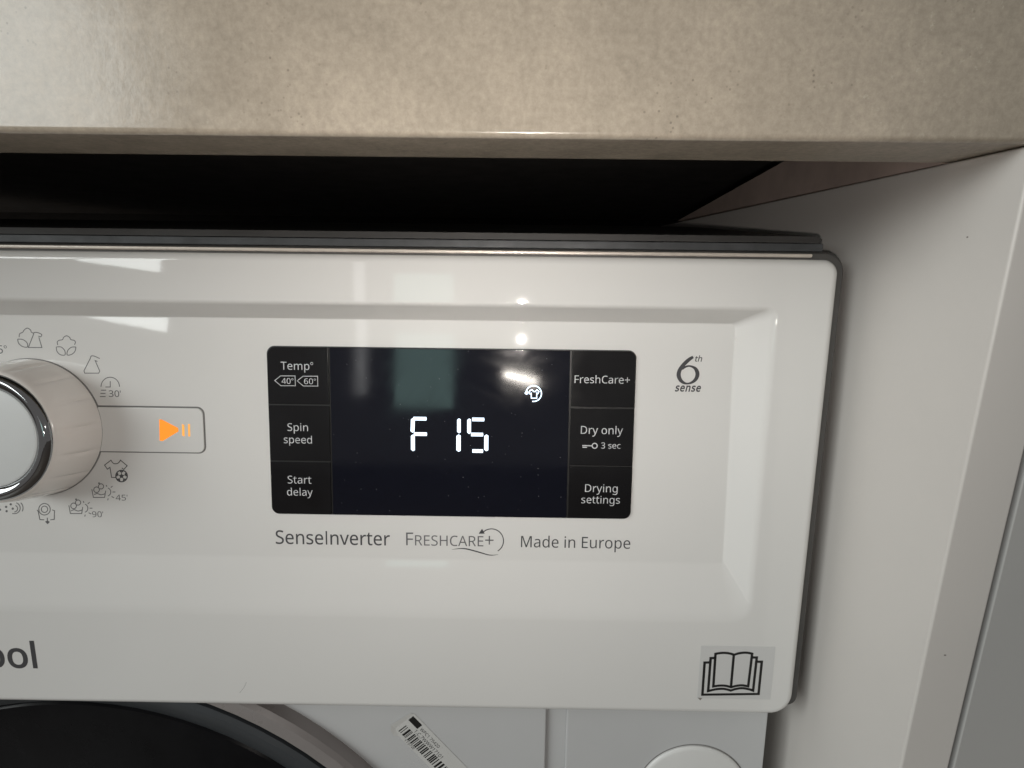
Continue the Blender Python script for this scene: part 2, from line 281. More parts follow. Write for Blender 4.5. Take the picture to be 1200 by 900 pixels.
def frame(origin, tilt=0.0):
    """(u, v, h) on a face -> machine mm; u right, v up along the face, h out of it"""
    o = Vector(origin)
    vx = Vector((1, 0, 0)); vv = Vector((0, math.sin(tilt), math.cos(tilt))); vh = Vector((0, -math.cos(tilt), math.sin(tilt)))
    return lambda u, v, h=0.0: o + vx * u + vv * v + vh * h
TILT = math.atan(4.5 / 72.2)
F_FLOOR = frame((0, 8.47, 0), TILT)        # floor of the control recess
F_FACE = frame((0, 0, 0))                  # front of the fascia
F_BODY = frame((0, 8.0, 0))                # front sheet of the housing

def rrect(x0, x1, z0, z1, r, n=8):
    """rounded rectangle, counter-clockwise from bottom left; r = (bl, br, tr, tl)"""
    if not hasattr(r, '__len__'): r = (r,) * 4
    pts = []
    for (cx, cz, rr, a0) in ((x0 + r[0], z0 + r[0], r[0], 180), (x1 - r[1], z0 + r[1], r[1], 270),
                             (x1 - r[2], z1 - r[2], r[2], 0), (x0 + r[3], z1 - r[3], r[3], 90)):
        for i in range(n + 1):
            a = math.radians(a0 + 90 * i / n)
            pts.append((cx + rr * math.cos(a), cz + rr * math.sin(a)))
    return pts

def loft(name, rings, mat, parent, cap_start=False, cap_end=True, smooth=40, wn=True):
    n = len(rings[0]); verts = [p for r in rings for p in r]; faces = []
    for k in range(len(rings) - 1):
        for i in range(n):
            j = (i + 1) % n
            faces.append((k * n + i, k * n + j, (k + 1) * n + j, (k + 1) * n + i))
    if cap_start: faces.append(tuple(range(n))[::-1])
    if cap_end: faces.append(tuple((len(rings) - 1) * n + i for i in range(n)))
    return mesh_mm(name, verts, faces, mat, parent, smooth, wn)

def slab(name, fr, x0, x1, v0, v1, r, h0, h1, bev, mat, parent, n=6):
    rings = []
    if not hasattr(r, '__len__'): r = (r,) * 4
    for ins, h in ((0, h0), (0, h1 - bev), (bev * 0.3, h1 - bev * 0.3), (bev, h1)):
        rr = tuple(max(0.02, a - ins) for a in r)
        rings.append([fr(x, z, h) for x, z in rrect(x0 + ins, x1 - ins, v0 + ins, v1 - ins, rr, n)])
    return loft(name, rings, mat, parent, cap_start=True)

def box(name, lo, hi, mat, parent=None, bev=0.0, world=False, label=None):
    """axis-aligned box; millimetres on the machine, metres in the room"""
    bm = bmesh.new()
    bmesh.ops.create_cube(bm, size=1.0)
    s = Vector(hi) - Vector(lo); c = (Vector(hi) + Vector(lo)) / 2
    for v in bm.verts: v.co = Vector((v.co.x * s.x, v.co.y * s.y, v.co.z * s.z)) + c
    if bev: bmesh.ops.bevel(bm, geom=bm.edges[:], offset=bev, segments=3, profile=0.5, affect='EDGES')
    if not world:
        for v in bm.verts: v.co = (v.co - BASE) * 0.001
    me = bpy.data.meshes.new(name); bm.to_mesh(me); bm.free()
    return link(name, me, mat, parent, 35 if bev else None, bool(bev))

def turned(name, fr, cx, cv, prof, mat, parent, n=96, smooth=30, cap=True):
    """lathe: prof = [(radius, height)] about the face normal"""
    rings = [[fr(cx + r * math.cos(2 * math.pi * i / n), cv + r * math.sin(2 * math.pi * i / n), h) for i in range(n)] for r, h in prof]
    return loft(name, rings, mat, parent, cap_end=cap, smooth=smooth, wn=True)

# flat print: ribbons and letters --------------------------------------------------------------
class Ink:
    def __init__(self): self.v = []; self.f = []
    def poly(self, pts):
        b = len(self.v); self.v += list(pts); self.f.append(tuple(range(b, b + len(pts))))
    def line(self, pts, w, closed=False):
        P = [Vector(p) for p in pts]; n = len(P)
        W = list(w) if hasattr(w, '__len__') else [w] * n
        L = []; R = []
        for i in range(n):
            a = P[(i - 1) % n] if (closed or i > 0) else None
            c = P[(i + 1) % n] if (closed or i < n - 1) else None
            d1 = (P[i] - a).normalized() if a is not None else None
            d2 = (c - P[i]).normalized() if c is not None else None
            if d1 is None: d1 = d2
            if d2 is None: d2 = d1
            t = d1 + d2
            t = t.normalized() if t.length > 1e-6 else d1
            nn = Vector((-t.y, t.x)); k = max(0.45, nn.dot(Vector((-d1.y, d1.x))))
            off = nn * (W[i] / 2 / k)
            L.append(P[i] + off); R.append(P[i] - off)
        b = len(self.v); self.v += [tuple(x) for x in L] + [tuple(x) for x in R]
        for i in range(n if closed else n - 1):
            j = (i + 1) % n
            self.f.append((b + i, b + n + i, b + n + j, b + j))
    def arc(self, cx, cy, rx, ry, a0, a1, w, n=24):
        pts = [(cx + rx * math.cos(math.radians(a0 + (a1 - a0) * i / n)), cy + ry * math.sin(math.radians(a0 + (a1 - a0) * i / n))) for i in range(n + 1)]
        full = abs(abs(a1 - a0) - 360) < 1e-3
        self.line(pts[:-1] if full else pts, w, closed=full)
    def dot(self, cx, cy, r, n=14):
        self.poly([(cx + r * math.cos(2 * math.pi * i / n), cy + r * math.sin(2 * math.pi * i / n)) for i in range(n)])
    def map(self, fn):
        self.v = [fn(*p) for p in self.v]; return self
    def place(self, name, fr, h, mat, parent):
        return mesh_mm(name, [fr(x, y, h) for x, y in self.v], self.f, mat, parent)

def smooth_path(pts, k=5):
    out = []; n = len(pts)
    for i in range(n - 1):
        p0 = pts[max(0, i - 1)]; p1 = pts[i]; p2 = pts[i + 1]; p3 = pts[min(n - 1, i + 2)]
        for j in range(k):
            t = j / k
            out.append(tuple(0.5 * (2 * p1[c] + (p2[c] - p0[c]) * t + (2 * p0[c] - 5 * p1[c] + 4 * p2[c] - p3[c]) * t * t + (3 * p1[c] - p0[c] - 3 * p2[c] + p3[c]) * t ** 3) for c in range(len(p1))))
    out.append(tuple(pts[-1]))
    return out

CAP_H = 0.57
def letters(s, bold=0.0, track=0.0, smallcaps=False):
    """flat lettering from the outline table -> (verts, faces) in font units, ink starting at x = 0"""
    cu = bpy.data.curves.new("t", 'CURVE'); cu.dimensions = '2D'; cu.fill_mode = 'BOTH'
    x = 0.0
    def spl(pts):
        sp = cu.splines.new('POLY'); sp.points.add(len(pts) - 1)
        for q, p in zip(sp.points, pts): q.co = (p[0], p[1], 0, 1)
        sp.use_cyclic_u = True
    for i, ch in enumerate(s):
        if ch == ' ': x += 0.21; continue
        if ch == 'I':
            spl([(x + 0.08, 0), (x + 0.137, 0), (x + 0.137, CAPS), (x + 0.08, CAPS)]); x += 0.22 + track; continue
        if ch == "'":
            spl([(x + 0.03, CAPS * 0.68), (x + 0.07, CAPS * 0.68), (x + 0.09, CAPS), (x + 0.03, CAPS)]); x += 0.13; continue
        if ch == '°':
            for r in (0.105, 0.065):
                spl([(x + 0.13 + r * math.cos(2 * math.pi * k / 20), CAPS - 0.105 + r * math.sin(2 * math.pi * k / 20)) for k in range(20)])
            x += 0.26; continue
        k = 0.80 if (smallcaps and i > 0 and ch != '+') else 1.0
        gl = GLYPHS[ch]
        for c in gl[1:]:
            spl([(x + c[2 * q] * 0.001 * k, c[2 * q + 1] * 0.001 * k) for q in range(len(c) // 2)])
        x += gl[0] * k + track
    cu.offset = bold
    ob = bpy.data.objects.new("t", cu)
    me = bpy.data.meshes.new_from_object(ob)
    V = [(v.co.x, v.co.y) for v in me.vertices]; F = [tuple(p.vertices) for p in me.polygons]
    bpy.data.objects.remove(ob); bpy.data.curves.remove(cu); bpy.data.meshes.remove(me)
    mn = min(p[0] for p in V)
    return [(p[0] - mn, p[1]) for p in V], F
CAPS = max(GLYPHS['H'][1][1::2]) * 0.001

def text(name, s, fr, x0, x1, base, h, mat, parent, bold=0.0, track=0.0, shear=0.0, squash=1.0, height=None, smallcaps=False):
    """lettering whose ink runs from x0 to x1 (mm) on baseline `base`"""
    V, F = letters(s, bold, track, smallcaps)
    w = max(p[0] for p in V)
    k = (x1 - x0) / w
    ky = k * squash if height is None else height / CAPS
    V = [(x0 + x * k + shear * y * ky, base + y * ky) for x, y in V]
    return mesh_mm(name, [fr(x, y, h) for x, y in V], F, mat, parent)

def tag(o, label, cat, group=None):
    o["label"] = label; o["category"] = cat
    if group: o["group"] = group
    return o

# ---------------------------------------------------------------- the setting
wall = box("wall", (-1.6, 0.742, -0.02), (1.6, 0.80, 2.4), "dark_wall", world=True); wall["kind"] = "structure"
flo = box("floor", (-4.0, -6.0, -0.05), (4.0, 0.742, 0.0), "floor", world=True); flo["kind"] = "structure"

# ---------------------------------------------------------------- cabinet round the niche
def thing(name, loc, label, cat):
    o = bpy.data.objects.new(name, None); COL.objects.link(o); o.location = loc
    return tag(o, label, cat)

ZT = 0.83 + 0.0214                          # underside of the worktop's front edge
sp = box("cabinet_side_panel", (0.094, 0.107, 0.0), (0.1056, 0.70, ZT - 0.0002), "panel", world=True, bev=0.0006)
tag(sp, "white upright cabinet board beside the machine, under the worktop", "cabinet panel")
def panel_speck(x, y, z, r, axis):
    bm = bmesh.new(); bmesh.ops.create_icosphere(bm, subdivisions=1, radius=r)
    for v in bm.verts:
        v.co = Vector((v.co.x * (0.15 if axis == 'x' else 1.0), v.co.y * (0.15 if axis == 'y' else 1.0), v.co.z * 0.7)) + Vector((x, y, z))
    me = bpy.data.meshes.new("dirt_speck"); bm.to_mesh(me); bm.free()
    return link("dirt_speck", me, "speck", sp)

cup = thing("kitchen_cupboard", (0.33, 0.40, 0.10), "pale grey kitchen cupboard right of the narrow dark gap", "cupboard")
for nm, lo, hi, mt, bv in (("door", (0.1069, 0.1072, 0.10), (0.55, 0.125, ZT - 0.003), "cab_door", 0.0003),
                           ("gap_shade_strip", (0.1057, 0.1094, 0.10), (0.10685, 0.124, ZT - 0.003), "ink_black", 0.0),  # added black strip, puts the shade of the door gap into colour
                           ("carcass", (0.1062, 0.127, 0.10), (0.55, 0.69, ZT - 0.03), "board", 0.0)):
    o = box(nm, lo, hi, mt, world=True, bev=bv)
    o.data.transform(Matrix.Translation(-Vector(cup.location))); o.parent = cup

wt = thing("worktop", (0, 0.107, ZT), "beige speckled stone worktop with thick front edge above the machine", "worktop")
def wbox(name, lo, hi, mat, bev=0.0):
    o = box(name, lo, hi, mat, world=True, bev=bev)
    o.data.transform(Matrix.Translation(-Vector(wt.location))); o.parent = wt
    return o
wbox("front_edge", (-1.1, 0.107, ZT), (1.1, 0.1292, ZT + 0.085), "stone", bev=0.0011)
wbox("slab", (-1.1, 0.1294, ZT + 0.062), (1.1, 0.74, ZT + 0.0845), "stone", bev=0.001)
wbox("substrate", (-1.1, 0.1294, ZT + 0.0300), (1.1, 0.739, ZT + 0.0615), "board")
# added dark sheet under the substrate, stands in for the cavity's deep shade
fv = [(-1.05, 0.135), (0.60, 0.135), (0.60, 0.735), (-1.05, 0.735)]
fm_ = bpy.data.meshes.new("cavity_shade_sheet")
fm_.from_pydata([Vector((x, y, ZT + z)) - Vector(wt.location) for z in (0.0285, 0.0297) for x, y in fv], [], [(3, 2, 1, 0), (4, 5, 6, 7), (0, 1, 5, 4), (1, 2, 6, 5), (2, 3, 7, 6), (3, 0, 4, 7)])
link("cavity_shade_sheet", fm_, "shade_sheet", wt)
# added brown wedge above the white board, its slant shaped as the shade's edge
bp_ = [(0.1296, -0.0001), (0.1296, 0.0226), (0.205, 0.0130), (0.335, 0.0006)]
bm_ = bpy.data.meshes.new("shade_edge_wedge"); nb = len(bp_)
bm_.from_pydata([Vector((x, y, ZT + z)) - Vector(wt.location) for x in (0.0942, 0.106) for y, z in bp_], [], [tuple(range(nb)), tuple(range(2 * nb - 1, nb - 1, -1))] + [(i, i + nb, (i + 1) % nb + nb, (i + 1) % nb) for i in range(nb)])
link("shade_edge_wedge", bm_, "board", wt)

# ---------------------------------------------------------------- washing machine
root = bpy.data.objects.new("washing_machine", None); COL.objects.link(root)
root.location = to_world(BASE); root.rotation_euler = (-LEAN, 0, 0)
tag(root, "white washer dryer with lit F 15 display, standing under the worktop", "washing machine")

# fascia: one moulding with a shallow tilted recess
X0, X1, Z0, Z1 = -507.5, 87.5, -128.5, 10.4
def ring(x0, x1, z0, z1, r, y):
    return [Vector((x, y(z) if callable(y) else y, z)) for x, z in rrect(x0, x1, z0, z1, r, 10)]
rings = [ring(X0, X1, Z0, Z1, (7, 7, 4.2, 4.2), 16.0)]
RF = 2.4
for i in range(7):
    a = math.radians(90 * i / 6); ins = RF * (1 - math.cos(a)); y = RF * (1 - math.sin(a))
    rings.append(ring(X0 + ins, X1 - ins, Z0 + ins, Z1 - ins, tuple(max(0.5, q - ins) for q in (7, 7, 4.2, 4.2)), y))
fl_y = lambda z: 8.47 + z * math.tan(TILT)
op = dict(x0=-300.0, x1=71.0, z0=-96.0, z1=-3.2, r=(5.5, 5.5, 2.6, 2.6))
inn = dict(x0=-292.4, x1=63.4, z0=-79.6, z1=-7.6, r=(1.0, 1.0, 1.5, 1.5))
A_ = ring(op['x0'], op['x1'], op['z0'], op['z1'], op['r'], 0.0)
B_ = ring(inn['x0'], inn['x1'], inn['z0'], inn['z1'], inn['r'], fl_y)
OUT = ring(op['x0'] - 1.3, op['x1'] + 1.3, op['z0'] - 1.4, op['z1'] + 0.9, tuple(q + 1.1 for q in op['r']), 0.0)
INN = ring(inn['x0'] + 0.35, inn['x1'] - 0.35, inn['z0'] + 0.5, inn['z1'] - 0.35, tuple(max(0.4, q - 0.4) for q in inn['r']), fl_y)
lerp = lambda P, Q, t: [p.lerp(q, t) for p, q in zip(P, Q)]
def bez(P, Q, S, n):
    return [[p * (1 - t) ** 2 + q * 2 * t * (1 - t) + s * t * t for p, q, s in zip(P, Q, S)] for t in [i / n for i in range(n + 1)]]
S1 = lerp(A_, B_, 0.14); S2 = lerp(A_, B_, 0.96)
rings += bez(OUT, A_, S1, 5) + bez(S2, B_, INN, 4)
fascia = loft("control_fascia", rings, "fascia", root, smooth=60, wn=True)

# grey frame that shows as a dark rim behind the fascia, plate edges and cover above it
fr_rings = [ring(X0 - 1.7, X1 + 1.7, Z0 + 2.5, Z1 + 1.9, (3, 3, 5.6, 5.6), 30.0), ring(X0 - 1.7, X1 + 1.7, Z0 + 2.5, Z1 + 1.9, (3, 3, 5.6, 5.6), 2.0),
            ring(X0 - 1.2, X1 + 1.2, Z0 + 3.0, Z1 + 1.4, (2.6, 2.6, 5.1, 5.1), 1.5), ring(X0 + 2.0, X1 - 2.0, Z0 + 8, Z1 - 2.0, (2.4, 2.4, 3, 3), 1.5)]
loft("rear_frame", fr_rings, "rim", root, cap_start=True, cap_end=False)
slab("plate_edge", frame((0, 1.2, 0)), X0 + 6, 79.8, 10.75, 11.75, 0.45, -1.0, 0.6, 0.3, "edge_strip", root)
slab("steel_strip", frame((0, 1.8, 0)), X0 + 6, 82.6, 12.35, 14.5, 0.3, -3.0, 0.8, 0.3, "steel", root)
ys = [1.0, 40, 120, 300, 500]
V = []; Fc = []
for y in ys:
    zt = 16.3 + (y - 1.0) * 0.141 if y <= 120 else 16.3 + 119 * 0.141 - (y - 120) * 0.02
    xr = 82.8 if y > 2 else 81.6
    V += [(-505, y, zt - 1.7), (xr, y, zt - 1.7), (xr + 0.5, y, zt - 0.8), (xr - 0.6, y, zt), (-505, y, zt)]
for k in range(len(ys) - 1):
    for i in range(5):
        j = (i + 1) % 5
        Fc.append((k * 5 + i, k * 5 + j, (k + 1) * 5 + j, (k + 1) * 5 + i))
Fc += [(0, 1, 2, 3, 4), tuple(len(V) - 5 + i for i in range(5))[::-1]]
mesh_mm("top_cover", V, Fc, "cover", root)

# housing behind, front sheet in two pieces with a sunk channel between
box("housing", (-504, 30.5, -760), (85.5, 520, 8), "body", root, bev=2.0)
slab("channel_sheet", frame((0, 9.6, 0)), -500, 84.0, -760, -100, 1.0, -18, 0.0, 0.3, "body", root)
slab("front_sheet", frame((0, 8.0, 0)), -500, 11.6, -760, -110, 1.5, -1.2, 0.0, 0.6, "body", root)
slab("front_sheet", frame((0, 8.0, 0)), 18.3, 84.2, -760, -110, 1.5, -1.2, 0.0, 0.6, "body", root)
for fx in (-440, 20):
    for fy in (60, 470):
        zf = -789 if fy > 100 else -817
        V = []
        turned("foot", lambda u, v, h, fx=fx, fy=fy: Vector((fx + u, fy + v, -762 + h)), 0, 0,
               [(9, 6), (9, zf + 762 + 8), (20, zf + 762 + 8), (20, zf + 762)], "rim", root, n=24)
# round filter cover with a fine joint
turned("filter_cover_joint", F_BODY, 61.0, -165.0, [(18.95, -0.5), (18.9, 0.05), (18.4, 0.05)], "joint", root)
turned("filter_cover", F_BODY, 61.0, -165.0, [(18.5, -0.5), (18.5, 0.5), (18.1, 0.95), (17.4, 1.2), (12, 1.75), (6, 2.0), (0.5, 2.1)], "cap", root)

# porthole door
F_DOOR = frame((0, 4.0, 0)); DC = (-145.0, -249.5)
door = turned("porthole_door", F_DOOR, *DC, [(135.2, -4), (134.8, 0.2), (133.6, 1.6), (131.5, 2.3), (130.2, 2.2), (129.6, 1.0)], "door_ring", root, cap=False)
turned("door_joint", F_DOOR, *DC, [(129.9, 0.9), (129.2, 0.2), (128.4, 0.9)], "ink_black", door, cap=False)
turned("door_bezel", F_DOOR, *DC, [(128.8, 0.2), (128.6, 2.0), (127.2, 2.9), (124, 2.6), (119, -0.6), (117, -2.2), (116.4, -3.9)], "door_bezel", door, cap=False)
turned("door_glass", F_DOOR, *DC, [(116.8, -3.7), (115.5, -2.4), (110, -2.3), (90, -2.9), (60, -3.3), (20, -3.5), (1, -3.55)], "glass", door)

# barcode sticker on the front sheet, its top end peeling
ca, sa = 0.655, -0.756                      # along the sticker (down and right)
def FB(u, v, h=0.0): return F_BODY(-36.4 + u * ca - v * sa, -139.4 + u * sa + v * ca, 0.12 + h)
sv = [(-1.2, -3.2, 0.35), (-0.4, 4.4, 0.2), (0.6, 5.2, 0.03), (0.9, 5.3, 0), (34, 5.3, 0), (34, -4.2, 0), (3.6, -4.3, 0), (2.4, -5.2, 0.25), (0.3, -4.6, 0.4), (0.9, -3.2, 0.0)]
sticker = mesh_mm("barcode_sticker", [FB(*p) for p in sv], [(9, 3, 4, 5, 6), (0, 1, 2, 3, 9), (8, 0, 9), (7, 8, 9, 6)], "paper", root)
ink = Ink(); rng = random.Random(4); u = 2.2
while u < 31:
    w = rng.choice([0.22, 0.35, 0.5, 0.75]); ink.poly([(u, -3.0), (u + w, -3.0), (u + w, 0.35), (u, 0.35)]); u += w + rng.choice([0.2, 0.3, 0.5, 0.7])
ink.poly([(1.2, 2.3), (5.6, 2.3), (5.6, 4.5), (1.2, 4.5)])
ink.place("barcode", FB, 0.05, "ink_black", sticker)
text("sticker_lettering", "WPC1 75420", FB, 6.3, 15.4, 2.7, 0.05, "ink", sticker)
text("sticker_lettering", "1.C.7WWW17101", FB, 5.6, 19.0, 0.75, 0.05, "ink", sticker)
text("sticker_lettering", "1157W", FB, 6.0, 10.6, -4.0, 0.05, "ink_light", sticker, height=0.85)

# maker's name, bottom left of the fascia
text("brand_lettering", "Whirlpool", F_FACE, -200.3, -146.8, -115.9, 0.04, "ink", root, bold=0.013)

# booklet sticker, bottom right
bs = slab("booklet_sticker", F_FACE, 57.4, 80.0, -122.6, -104.6, 0.3, -0.05, 0.06, 0.02, "film", root)
ink = Ink()
def bk(a, b_): return (67.75 + (a - 597) * 0.02555 + (b_ - 500) * 0.0009, -114.2 - (b_ - 500) * 0.0288 + (a - 597) * 0.0006)
W_ = 0.78
ink.line([bk(325, 355), bk(255, 357), bk(245, 738), bk(920, 732), bk(935, 350), bk(870, 350)], W_)
ink.line([bk(385, 303), bk(325, 305), bk(312, 695)] + [bk(a, b_) for a, b_ in smooth_path([(312, 695), (400, 675), (480, 668), (540, 677), (585, 690)])[1:]]
         + [bk(a, b_) for a, b_ in smooth_path([(585, 690), (640, 672), (720, 662), (800, 675), (852, 692)])[1:]] + [bk(872, 300), bk(815, 300)], W_)
ink.line([bk(a, b_) for a, b_ in smooth_path([(380, 255), (440, 246), (500, 245), (560, 254), (600, 268)])] + [bk(a, b_) for a, b_ in smooth_path([(600, 268), (650, 252), (720, 243), (780, 248), (815, 256)])[1:]]
         + [bk(790, 640)] + [bk(a, b_) for a, b_ in smooth_path([(790, 640), (720, 628), (660, 632), (585, 650)])[1:]] + [bk(a, b_) for a, b_ in smooth_path([(585, 650), (520, 633), (450, 630), (372, 640)])[1:]], W_, closed=True)
ink.line([bk(598, 268), bk(584, 648)], W_)
ink.place("booklet_symbol", F_FACE, 0.09, "ink_black", bs)
ink = Ink(); ink.poly([(57.6, -122.3), (59.0, -122.4), (58.4, -123.2)]); ink.place("sticker_corner", F_FACE, 0.12, "speck", bs)
# a hairline scratch in the fascia
ink = Ink(); ink.line(smooth_path([(-84.6, -123.4), (-83.2, -121.6), (-82.2, -119.6)]), 0.07); ink.place("scratch", F_FACE, 0.02, "ink_light", root)

# ---- display panel
disp = slab("display_panel", F_FLOOR, -72.9, 35.1, -66.3, -15.7, 2.3, -0.3, 0.25, 0.15, "ink_black", root)
slab("screen", F_FLOOR, -54.2, 15.75, -66.0, -16.0, 0.05, 0.1, 0.75, 0.08, "display", disp)
def key(x0, x1, v0, v1, r): return slab("touch_key", F_FLOOR, x0, x1, v0, v1, r, 0.1, 0.72, 0.16, "key", disp)
e = 0.06
key(-72.6, -54.75, -32.75, -16.0, (e, e, e, 2.1)); key(-72.6, -54.75, -49.75, -33.2, e); key(-72.6, -54.75, -66.0, -50.2, (2.1, e, e, e))
key(16.3, 34.8, -32.4, -16.0, (e, e, 2.1, e)); key(16.3, 34.8, -49.95, -32.95, e); key(16.3, 34.8, -66.0, -50.3, (e, 2.1, e, e))
HP = 0.76
def dtext(s, x0, x1, b_, **k): return text("key_lettering", s, F_FLOOR, x0, x1, b_, HP, "print_white", disp, **k)
dtext("Temp°", -68.6, -59.1, -22.6)
for a, s_ in ((-70.5, "40°"), (-63.9, "60°")):
    ink = Ink(); ink.line([(a, -25.85), (a + 1.75, -24.45), (a + 6.0, -24.4), (a + 6.0, -27.3), (a + 1.75, -27.35)], 0.2, closed=True)
    ink.place("temperature_symbol", F_FLOOR, HP, "print_white", disp)
    dtext(s_, a + 2.0, a + 5.5, -26.75, height=1.65)
dtext("Spin", -67.2, -61.1, -40.75); dtext("speed", -68.4, -60.0, -44.45)
dtext("Start", -67.6, -60.5, -56.65); dtext("delay", -67.9, -60.2, -60.35)
dtext("FreshCare+", 17.2, 33.3, -25.4); dtext("Dry only", 19.4, 31.8, -40.4)
ink = Ink(); ink.arc(23.6, -43.95, 0.75, 0.75, 0, 360, 0.32); ink.line([(22.85, -43.95), (20.0, -43.95)], 0.32); ink.line([(20.0, -44.45), (21.3, -44.45)], 0.3)
ink.place("key_symbol", F_FLOOR, HP, "print_white", disp)
dtext("3 sec", 25.5, 31.2, -44.7)
dtext("Drying", 21.1, 30.8, -57.95); dtext("settings", 20.1, 31.6, -61.4)
# seven-segment figures
def seg(pts):
    ink = Ink(); ink.poly(pts); return ink.place("segment", F_FLOOR, 0.80, "digit", disp)
def hseg(x0, x1, v, w=1.05): seg([(x0, v + w / 2), (x1 - 0.1, v + w / 2), (x1, v), (x1 - 0.1, v - w / 2), (x0, v - w / 2)])
def vseg(x, v0, v1, w=1.15, k=0.0): seg([(x - w / 2, v0 + 0.45), (x, v0), (x + w / 2, v0 + 0.3), (x + w / 2 + k, v1 - 0.3), (x + k, v1), (x - w / 2 + k, v1 - 0.45)])
hseg(-29.9, -26.0, -36.55); hseg(-29.8, -25.9, -41.15)
vseg(-30.2, -40.75, -36.35, 1.15, 0.15); vseg(-30.1, -46.3, -41.3, 1.15, 0.0)
vseg(-16.5, -40.75, -36.3, 1.05, 0.0); vseg(-16.6, -46.3, -41.1, 1.25, 0.0)
hseg(-12.6, -9.0, -36.55); hseg(-12.9, -9.3, -41.05); hseg(-12.5, -9.3, -46.0)
vseg(-13.5, -40.9, -36.3, 1.1, 0.0); vseg(-8.4, -46.0, -41.0, 1.2, 0.0)
# lit garment symbol
ink = Ink()
ink.arc(645, 350, 78, 78, -170, 100, 11, 40)
ink.poly([(552, 345), (582, 318), (592, 352), (572, 362)])
ink.line([(612, 318), (630, 312), (645, 330), (662, 330), (678, 312), (698, 330), (686, 352), (676, 346), (676, 396), (622, 396), (620, 346), (606, 352), (598, 335)], 10, closed=True)
ink.map(lambda a, b_: (5.34 + (a - 645) * 0.02917 + (b_ - 350) * 0.0004, -28.67 - (b_ - 350) * 0.0296 + (a - 645) * 0.0004))
ink.place("garment_symbol", F_FLOOR, 0.80, "digit", disp)

# ---- printing under and beside the display
def ptext(s, x0, x1, b_, mat="ink", **k): return text("fascia_lettering", s, F_FLOOR, x0, x1, b_, 0.03, mat, root, **k)
ptext("SenseInverter", -72.1, -37.4, -75.7, height=4.2, bold=0.004)
ptext("FRESHCARE+", -32.5, -6.0, -75.55, smallcaps=True, height=4.0, mat="ink_light")
ptext("Made in Europe", 2.3, 35.3, -75.6, height=3.5)
fcm = lambda a, b_: (-15.92 + (a - 600) * 0.10333, -74.51 - (b_ - 190) * 0.10687)
ink = Ink()
arcp = [fcm(690 + 35 * math.cos(math.radians(t)), 183 + 35 * math.sin(math.radians(t))) for t in range(-140, 62, 6)]
ink.line(arcp, 0.3)
ink.poly([fcm(652, 163), fcm(662, 148), fcm(670, 162)])
sw = smooth_path([fcm(574, 210) + (0.08,), fcm(610, 207) + (0.35,), fcm(650, 216) + (0.4,), fcm(685, 225) + (0.3,), fcm(710, 223) + (0.08,)])
ink.line([p[:2] for p in sw], [p[2] for p in sw])
ink.place("arrow_symbol", F_FLOOR, 0.03, "ink", root)
six = smooth_path([(588, 205, 34), (530, 243, 48), (455, 315, 50), (408, 385, 52), (397, 450, 56), (420, 510, 48), (465, 548, 34), (515, 558, 22), (575, 540, 34), (625, 495, 48), (645, 430, 54), (625, 370, 46), (585, 338, 30), (530, 325, 22), (480, 340, 26), (445, 372, 14)])
sm = lambda a, b_: (50.31 + (a - 520) * 0.02207 + (b_ - 400) * 0.00104, -21.72 - (b_ - 400) * 0.02212 + (a - 520) * 0.0003)
ink = Ink(); ink.line([sm(p[0], p[1]) for p in six], [p[2] * 0.022 for p in six]); ink.place("numeral", F_FLOOR, 0.03, "ink", root)
ptext("th", 52.0, 54.1, -18.7, shear=0.2, bold=0.012)
ptext("sense", 46.7, 54.1, -27.5, shear=0.2, bold=0.026, track=0.055, height=2.15)

# ---- start button
slab("button_joint", F_FLOOR, -141, -92.0, -48.15, -34.0, 2.2, -0.3, 0.06, 0.05, "button_joint", root)
btn = slab("start_button", F_FLOOR, -141, -92.4, -47.85, -34.45, 1.9, -0.3, 0.35, 0.25, "fascia", root)
ink = Ink(); ink.poly([(-105.4, -37.9), (-104.6, -37.95), (-99.9, -40.4), (-99.8, -41.4), (-104.7, -44.4), (-105.6, -44.3)]); ink.place("play_symbol", F_FLOOR, 0.38, "orange", btn)
ink = Ink(); ink.poly([(-98.7, -39.2), (-98.0, -39.5), (-98.1, -43.0), (-98.8, -42.6)]); ink.poly([(-96.9, -39.2), (-96.3, -39.2), (-96.4, -42.9), (-97.0, -42.9)]); ink.place("pause_symbol", F_FLOOR, 0.38, "orange_dim", btn)

# ---- programme knob
KC = (-143.1, -41.0)
turned("knob_collar", F_FLOOR, *KC, [(20.75, -0.2), (20.7, 0.3), (20.2, 0.5), (19.0, 0.5)], "joint", root)
N = 16; sub = 14
prof = [(20.5, 0.4), (20.45, 1.2), (20.0, 5.0), (19.2, 10.5), (18.6, 13.4), (18.2, 14.2), (17.6, 14.5)]
rings = []
for r, h in prof:
    rg = []
    for i in range(N * sub):
        a = 2 * math.pi * i / (N * sub) + 0.09
        d = (i % sub) / sub
        cut = 0.42 * math.exp(-((min(d, 1 - d)) / 0.06) ** 2) if 1.0 < h < 13.0 else 0.0
        rg.append(F_FLOOR(KC[0] + (r - cut) * math.cos(a), KC[1] + (r - cut) * math.sin(a), h))
    rings.append(rg)
knob = loft("programme_knob", rings, "knob_side", root, smooth=50, wn=False)
turned("chrome_ring", F_FLOOR, *KC, [(17.9, 13.6), (17.8, 14.6), (17.2, 15.5), (16.2, 15.9), (15.0, 15.6), (14.1, 14.9), (13.6, 14.2)], "chrome", knob, smooth=60, cap=False)
turned("knob_cap", F_FLOOR, *KC, [(14.0, 14.0), (13.8, 14.75), (13.2, 15.0), (8, 15.25), (1, 15.3)], "knob_cap", knob)

